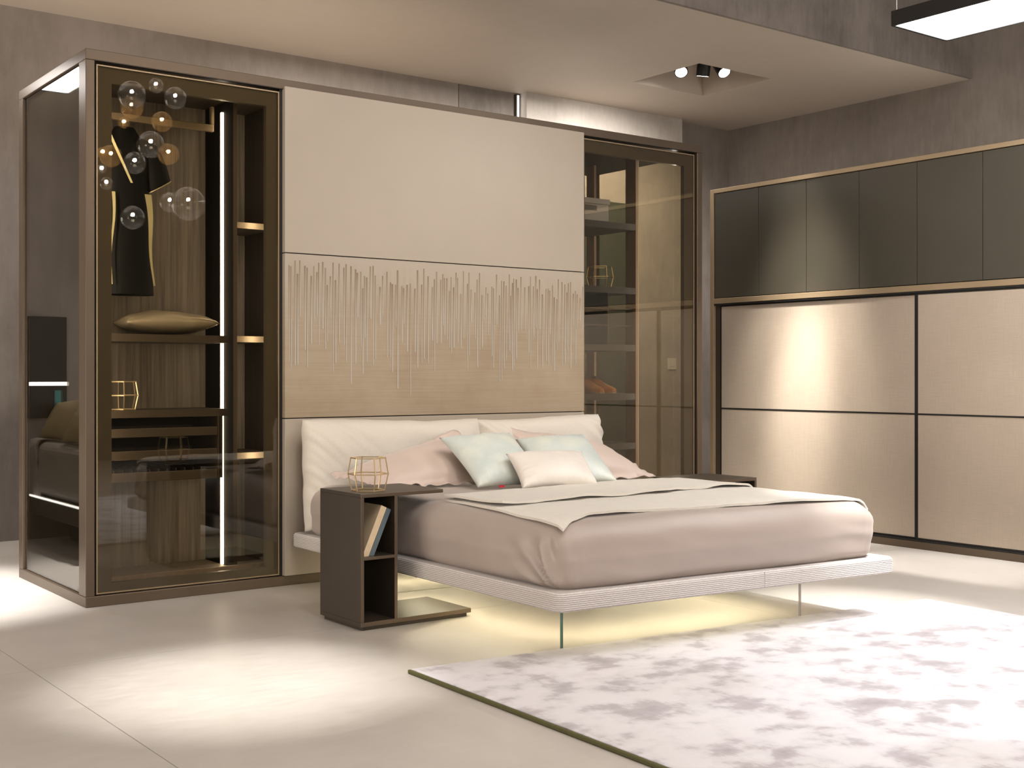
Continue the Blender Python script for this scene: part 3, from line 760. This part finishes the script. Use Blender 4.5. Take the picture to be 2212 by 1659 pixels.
# ------------------------------------------------------------------ bedside tables
def bedside(x0, y0, flip, ztop_, label, xb=None):
    """C-shaped table: shelf column, top and base reaching under/over the bed"""
    s = -1 if flip else 1
    yb = y0+.36
    t = thing('bedside_table', label, 'bedside table', (x0+s*.09, y0+.18, 0), 'dark bronze bedside tables')
    def X(a, b): return (x0+s*a, x0+s*b) if s > 0 else (x0-b, x0-a)
    mats = [M['bronze_dark'], M['bronze']]
    MB().box(*X(.014, .55), y0+.014, yb-.014, 0, .017).build('plinth', M['bronze_dark'], t)
    MB().box(*X(0, .565), y0, yb, .017, .036, front=1).build('base_plate', mats, t, bevel=.0015)
    MB().box(*X(0, .415), y0, yb, ztop_-.016, ztop_, front=1).build('tabletop', mats, t, bevel=.0015)
    for a in (0, .165): MB().box(*X(a, a+.015), y0, yb, .036, ztop_-.016, front=1).build('side_panel', mats, t, bevel=.001)
    MB().box(*X(.015, .165), y0, yb, .298, .311, front=1).build('shelf', mats, t, bevel=.001)
    MB().box(*X(.015, .165), yb-.01, yb, .036, ztop_-.016).build('back_panel', M['bronze_dark'], t)
bedside(2.603, 4.507, False, .578, 'dark bronze bedside table with cubbies holding two books')
bedside(5.00, 4.46, True, .532, 'dark bronze bedside table on the far side of the bed')
def book(xa, lean, thick, h, dep, cover, label):
    z0 = .3115; t = thing('book', label, 'book', (xa, 4.60, z0), 'books leaning in the bedside table')
    R_ = Matrix.Translation(V((xa, 4.53, z0))) @ Matrix.Rotation(lean, 4, 'Y')
    c = .003
    MB().box(0, c, 0, dep, 0, h, mat=R_).box(thick-c, thick, 0, dep, 0, h, mat=R_).box(c, thick-c, 0, c, 0, h, mat=R_).build('cover', cover, t)
    MB().box(c, thick-c, c, dep-.004, .003, h-.003, mat=R_).build('pages', M['paper'], t)
ln = math.radians(24)
book(2.6215, ln, .029, .232, .17, M['book_cream'], 'cream cloth book leaning in the bedside cubby')
book(2.6215+.029/math.cos(ln)+.002, ln, .022, .218, .17, M['book_blue'], 'grey-blue book leaning beneath the cream one')

# ------------------------------------------------------------------ rug
RO = V((2.374, 3.778, 0)); R1 = V((.9943, -.1066, 0)); R2 = V((-.0265, -1, 0))
def RG(p): return RO + R1*p[0] + R2*p[1] + V((0, 0, p[2]))
t = thing('rug', 'large ivory rug with mauve blotches at the foot of the bed', 'rug', tuple(RG((1.4, 1.4, 0))))
MB(RG).box(.012, 2.735, 0, 2.9, .0005, .016).build('pile', M['rug'], t, bevel=.005)
MB(RG).box(0, .013, 0, 2.9, .0005, .0145).build('edge_binding', M['rug_edge'], t, bevel=.004)

# ------------------------------------------------------------------ sliding wardrobe along the other wall
S0 = 6.60; SY1 = 6.337; SY0 = 1.55
sw = thing('sliding_wardrobe', 'long wardrobe with dark glossy top cupboards and beige sliding doors', 'wardrobe', (6.93, 3.9, 0))
part(bx(S0, 7.25, SY1-.035, SY1, 0, 2.438), 'end_panel', M['bronze_pale'], sw, bevel=.002)
part(bx(S0, 7.25, SY0, SY0+.035, 0, 2.438), 'end_panel', M['bronze_pale'], sw, bevel=.002)
part(bx(S0, 7.25, SY0+.035, SY1-.035, 2.408, 2.438), 'top_panel', M['bronze_pale'], sw, bevel=.002)
part(bx(S0, 7.25, SY0+.035, SY1-.035, 1.600, 1.638), 'middle_rail', M['bronze_pale'], sw, bevel=.002)
part(bx(S0, 7.25, SY0+.035, SY1-.035, 0, .045), 'plinth', M['bronze'], sw, bevel=.002)
part(bx(S0+.05, 7.24, SY0+.035, SY1-.035, .045, 2.408), 'carcass', M['black'], sw)
part(bx(S0+.004, S0+.05, SY0+.035, SY1-.035, 1.588, 1.60), 'top_track', M['black'], sw)
part(bx(S0+.004, S0+.05, SY0+.035, SY1-.035, .045, .058), 'bottom_track', M['black'], sw)
part(bx(S0+.022, S0+.05, SY1-.080, SY1-.035, .058, 1.588), 'door_jamb', M['bronze_dark'], sw)
edges = [6.298, 5.875, 5.451, 5.019, 4.584, 4.134, 3.69, 3.25, 2.81, 2.37, 1.93, 1.59]
for a, b_ in zip(edges, edges[1:]):
    part(bx(S0+.006, S0+.026, b_+.002, a-.002, 1.6425, 2.4035), 'cupboard_door', M['dark_door'], sw, bevel=.0015)
for k, (ya, yb) in enumerate(((6.250, 4.598), (4.585, 2.96), (2.945, 1.59))):
    fx = S0+.020 if k % 2 == 0 else S0+.008
    fr = MB()
    fr.box(fx, fx+.022, ya-.006, ya, .060, 1.586).box(fx-.0, fx+.022, yb-.006, yb+.012, .060, 1.586).box(fx, fx+.022, yb+.012, ya-.006, .060, .068).box(fx, fx+.022, yb+.012, ya-.006, 1.578, 1.586).box(fx, fx+.022, yb+.012, ya-.006, .832, .841)
    d = part(fr, 'sliding_door', M['black'], sw)
    bx(fx+.002, fx+.014, yb+.013, ya-.007, .069, .831).build('door_panel', M['door_linen'], d)
    bx(fx+.002, fx+.014, yb+.013, ya-.007, .842, 1.577).build('door_panel', M['door_linen'], d)

# ------------------------------------------------------------------ luminaires
def luminaire(x0, x1, y0, y1, z, label, top=4.999):
    t = thing('pendant_panel_light', label, 'ceiling light', ((x0+x1)/2, (y0+y1)/2, z), 'flat rectangular panel lights')
    MB().box(x0, x0+.014, y0, y1, z, z+.078).box(x1-.014, x1, y0, y1, z, z+.078).box(x0+.014, x1-.014, y0, y0+.014, z, z+.078).box(x0+.014, x1-.014, y1-.014, y1, z, z+.078)\
        .box(x0+.014, x1-.014, y0+.014, y1-.014, z+.06, z+.078).build('frame', M['black'], t)
    bx(x0+.015, x1-.015, y0+.015, y1-.015, z+.004, z+.010).build('diffuser', M['panel_glow'], t)
    for x in (x0+.02, x1-.02):
        for y in (y0+.02, y1-.02): MB().bar((x, y, z+.07), (x, y, top), .003).build('wire', M['white_plastic'], t)
luminaire(5.44, 5.93, 1.60, 3.93, 2.90, 'flat rectangular panel light with black frame hanging over the rug')
luminaire(1.47, 1.66, 6.60, 7.30, 2.72, 'flat rectangular panel light reflected in the wardrobe side glass', 3.479)

# recessed adjustable spots
def rspot(c, d, label, lens_up=0, r=.048):
    t = thing('spotlight', label, 'spotlight', c, 'spotlights in the ceiling recess')
    C_ = V(c); q = V(d).normalized().to_track_quat('-Z', 'Y').to_matrix().to_4x4()
    Mx = Matrix.Translation(C_) @ q
    MB().lathe([(r, -.02), (r, .12), (r*.8, .13)], 24, Mx).build('can', M['black'], t)
    MB().lathe([(r*.86, -.0215), (r*.86, -.0205)], 24, Mx).build('lens', M['spot_glow'], t)
    MB().bar(C_+V((0, 0, .05)), V((C_.x, C_.y, 3.78)), .01).build('arm', M['white_plastic'], t)
rspot((7.06, 7.10, 3.535), (-.55, -.75, -1.0), 'round recessed spotlight nearest the big wardrobe', r=.055)
rspot((7.34, 6.90, 3.535), (-.15, -.75, -.9), 'round recessed spotlight nearest the sliding wardrobe', r=.055)
rspot((7.24, 7.03, 3.525), (.10, .25, -1), 'black cylinder spotlight in the middle of the recess', r=.055)

# ------------------------------------------------------------------ glass bubble chandelier (hangs above the camera side, seen mirrored in the door)
ch = thing('chandelier', 'cluster chandelier of clear and amber glass bubbles mirrored in the glass door', 'chandelier', (3.55, 1.9, 2.3))
bub = [(285, 205, 30, 0), (285, 232, 24, 1), (337, 185, 16, 0), (379, 212, 24, 0), (350, 263, 22, 1), (326, 312, 29, 0), (364, 333, 23, 1), (240, 337, 24, 1), (291, 352, 24, 0), (407, 440, 37, 0), (367, 437, 22, 0), (287, 470, 26, 0), (230, 396, 14, 0), (222, 330, 12, 1), (268, 265, 12, 1), (220, 365, 10, 0)]
f_px = 2655.
random.seed(3)
for (u, v_, r_, am) in bub:
    a_ = (u-1106)/f_px; dr_ = V((FW.x+a_*RT.x, FW.y+a_*RT.y, (810-v_)/f_px))
    ym = 9.5+random.uniform(-.3, .45); k = ym/dr_.y; p = CAM+dr_*k
    p = V((p.x, 2*5.743-p.y, p.z)); R_ = r_/f_px*k*1.0
    seg = 20
    prof_ = [(max(1e-5, R_*math.sin(PI*i/14)), -R_*math.cos(PI*i/14)) for i in range(15)]
    g = MB().lathe(prof_, seg, Matrix.Translation(p)).build('globe', M['globe_amber'] if am else M['globe'], ch, smooth=True, weld=True)
    br = .014
    MB().lathe([(max(1e-5, br*math.sin(PI*i/6)), -br*math.cos(PI*i/6)) for i in range(7)], 10, Matrix.Translation(p+V((0, 0, R_*.25)))).build('bulb', M['bulb'], g, smooth=True)
    MB().bar(p+V((0, 0, R_*.25+.014)), V((p.x, p.y, 4.0)), .003).build('cord', M['black'], g)
MB().lathe([(.30, 3.98), (.30, 4.02)], 32, Matrix.Translation(V((3.55, 1.9, 0)))).bar((3.55, 1.9, 4.0), (3.55, 1.9, 4.99), .02).build('canopy', M['black'], ch)

# ------------------------------------------------------------------ second display bed beyond the wardrobe end (seen mirrored in its side glass)
b2 = thing('display_bed', 'second low bed with taupe cover mirrored in the wardrobe side glass', 'bed', (.45, 7.6, 0))
def box_r(x0, x1, y0, y1, z0, z1, name, mat, r=.05):
    m_ = MB().box(x0, x1, y0, y1, z0, z1).build(name, mat, b2, bevel=r); m_.modifiers[0].segments = 5; return m_
box_r(-.5, 1.46, 6.95, 8.28, .20, .31, 'platform', M['bronze_dark'], .01)
box_r(-.48, 1.43, 6.98, 8.26, .31, .66, 'mattress', M['taupe_cloth'], .07)
box_r(-.3, 1.2, 7.15, 8.15, 0, .20, 'plinth', M['black'], .01)
bx(1.461, 1.466, 6.95, 8.10, .31, .322).build('light_strip', M['led_white'], b2)
P = [[V((1.30+.135*min(1, s_/.25)+.02*math.sin(k*1.9+s_*6), 8.02+.025*k, .675-max(0, s_-.2)*.55)) for s_ in [q/14 for q in range(15)]] for k in range(10)]
MB().grid(P).build('throw', M['taupe_cloth'], b2, smooth=True)
pillow('cushion', [(1.37, 8.24, .67), (1.36, 7.62, .67), (1.26, 8.20, .90), (1.22, 7.60, .95)], .18, M['olive'], 'olive gold cushion at the front of the mirrored taupe bed', 'cushion', 'olive gold cushions', cin=.06, seed=14)
pillow('cushion', [(1.40, 7.66, .67), (1.38, 7.16, .67), (1.30, 7.64, .88), (1.27, 7.14, .90)], .16, M['olive'], 'olive gold cushion nearer the camera on the mirrored taupe bed', 'cushion', 'olive gold cushions', cin=.06, seed=15)
t = thing('wall_shelf_unit', 'dark wall shelf unit with a lit strip mirrored in the wardrobe side glass', 'shelf unit', (1.32, 8.30, .80))
bx(1.20, 1.44, 8.20, 8.352, .80, 1.46).build('cabinet', M['black'], t)
bx(1.20, 1.44, 8.195, 8.20, 1.01, 1.035).build('light_strip', M['led_white'], t)
bx(1.24, 1.28, 8.192, 8.20, .81, .98).build('teal_panel', M['teal'], t)
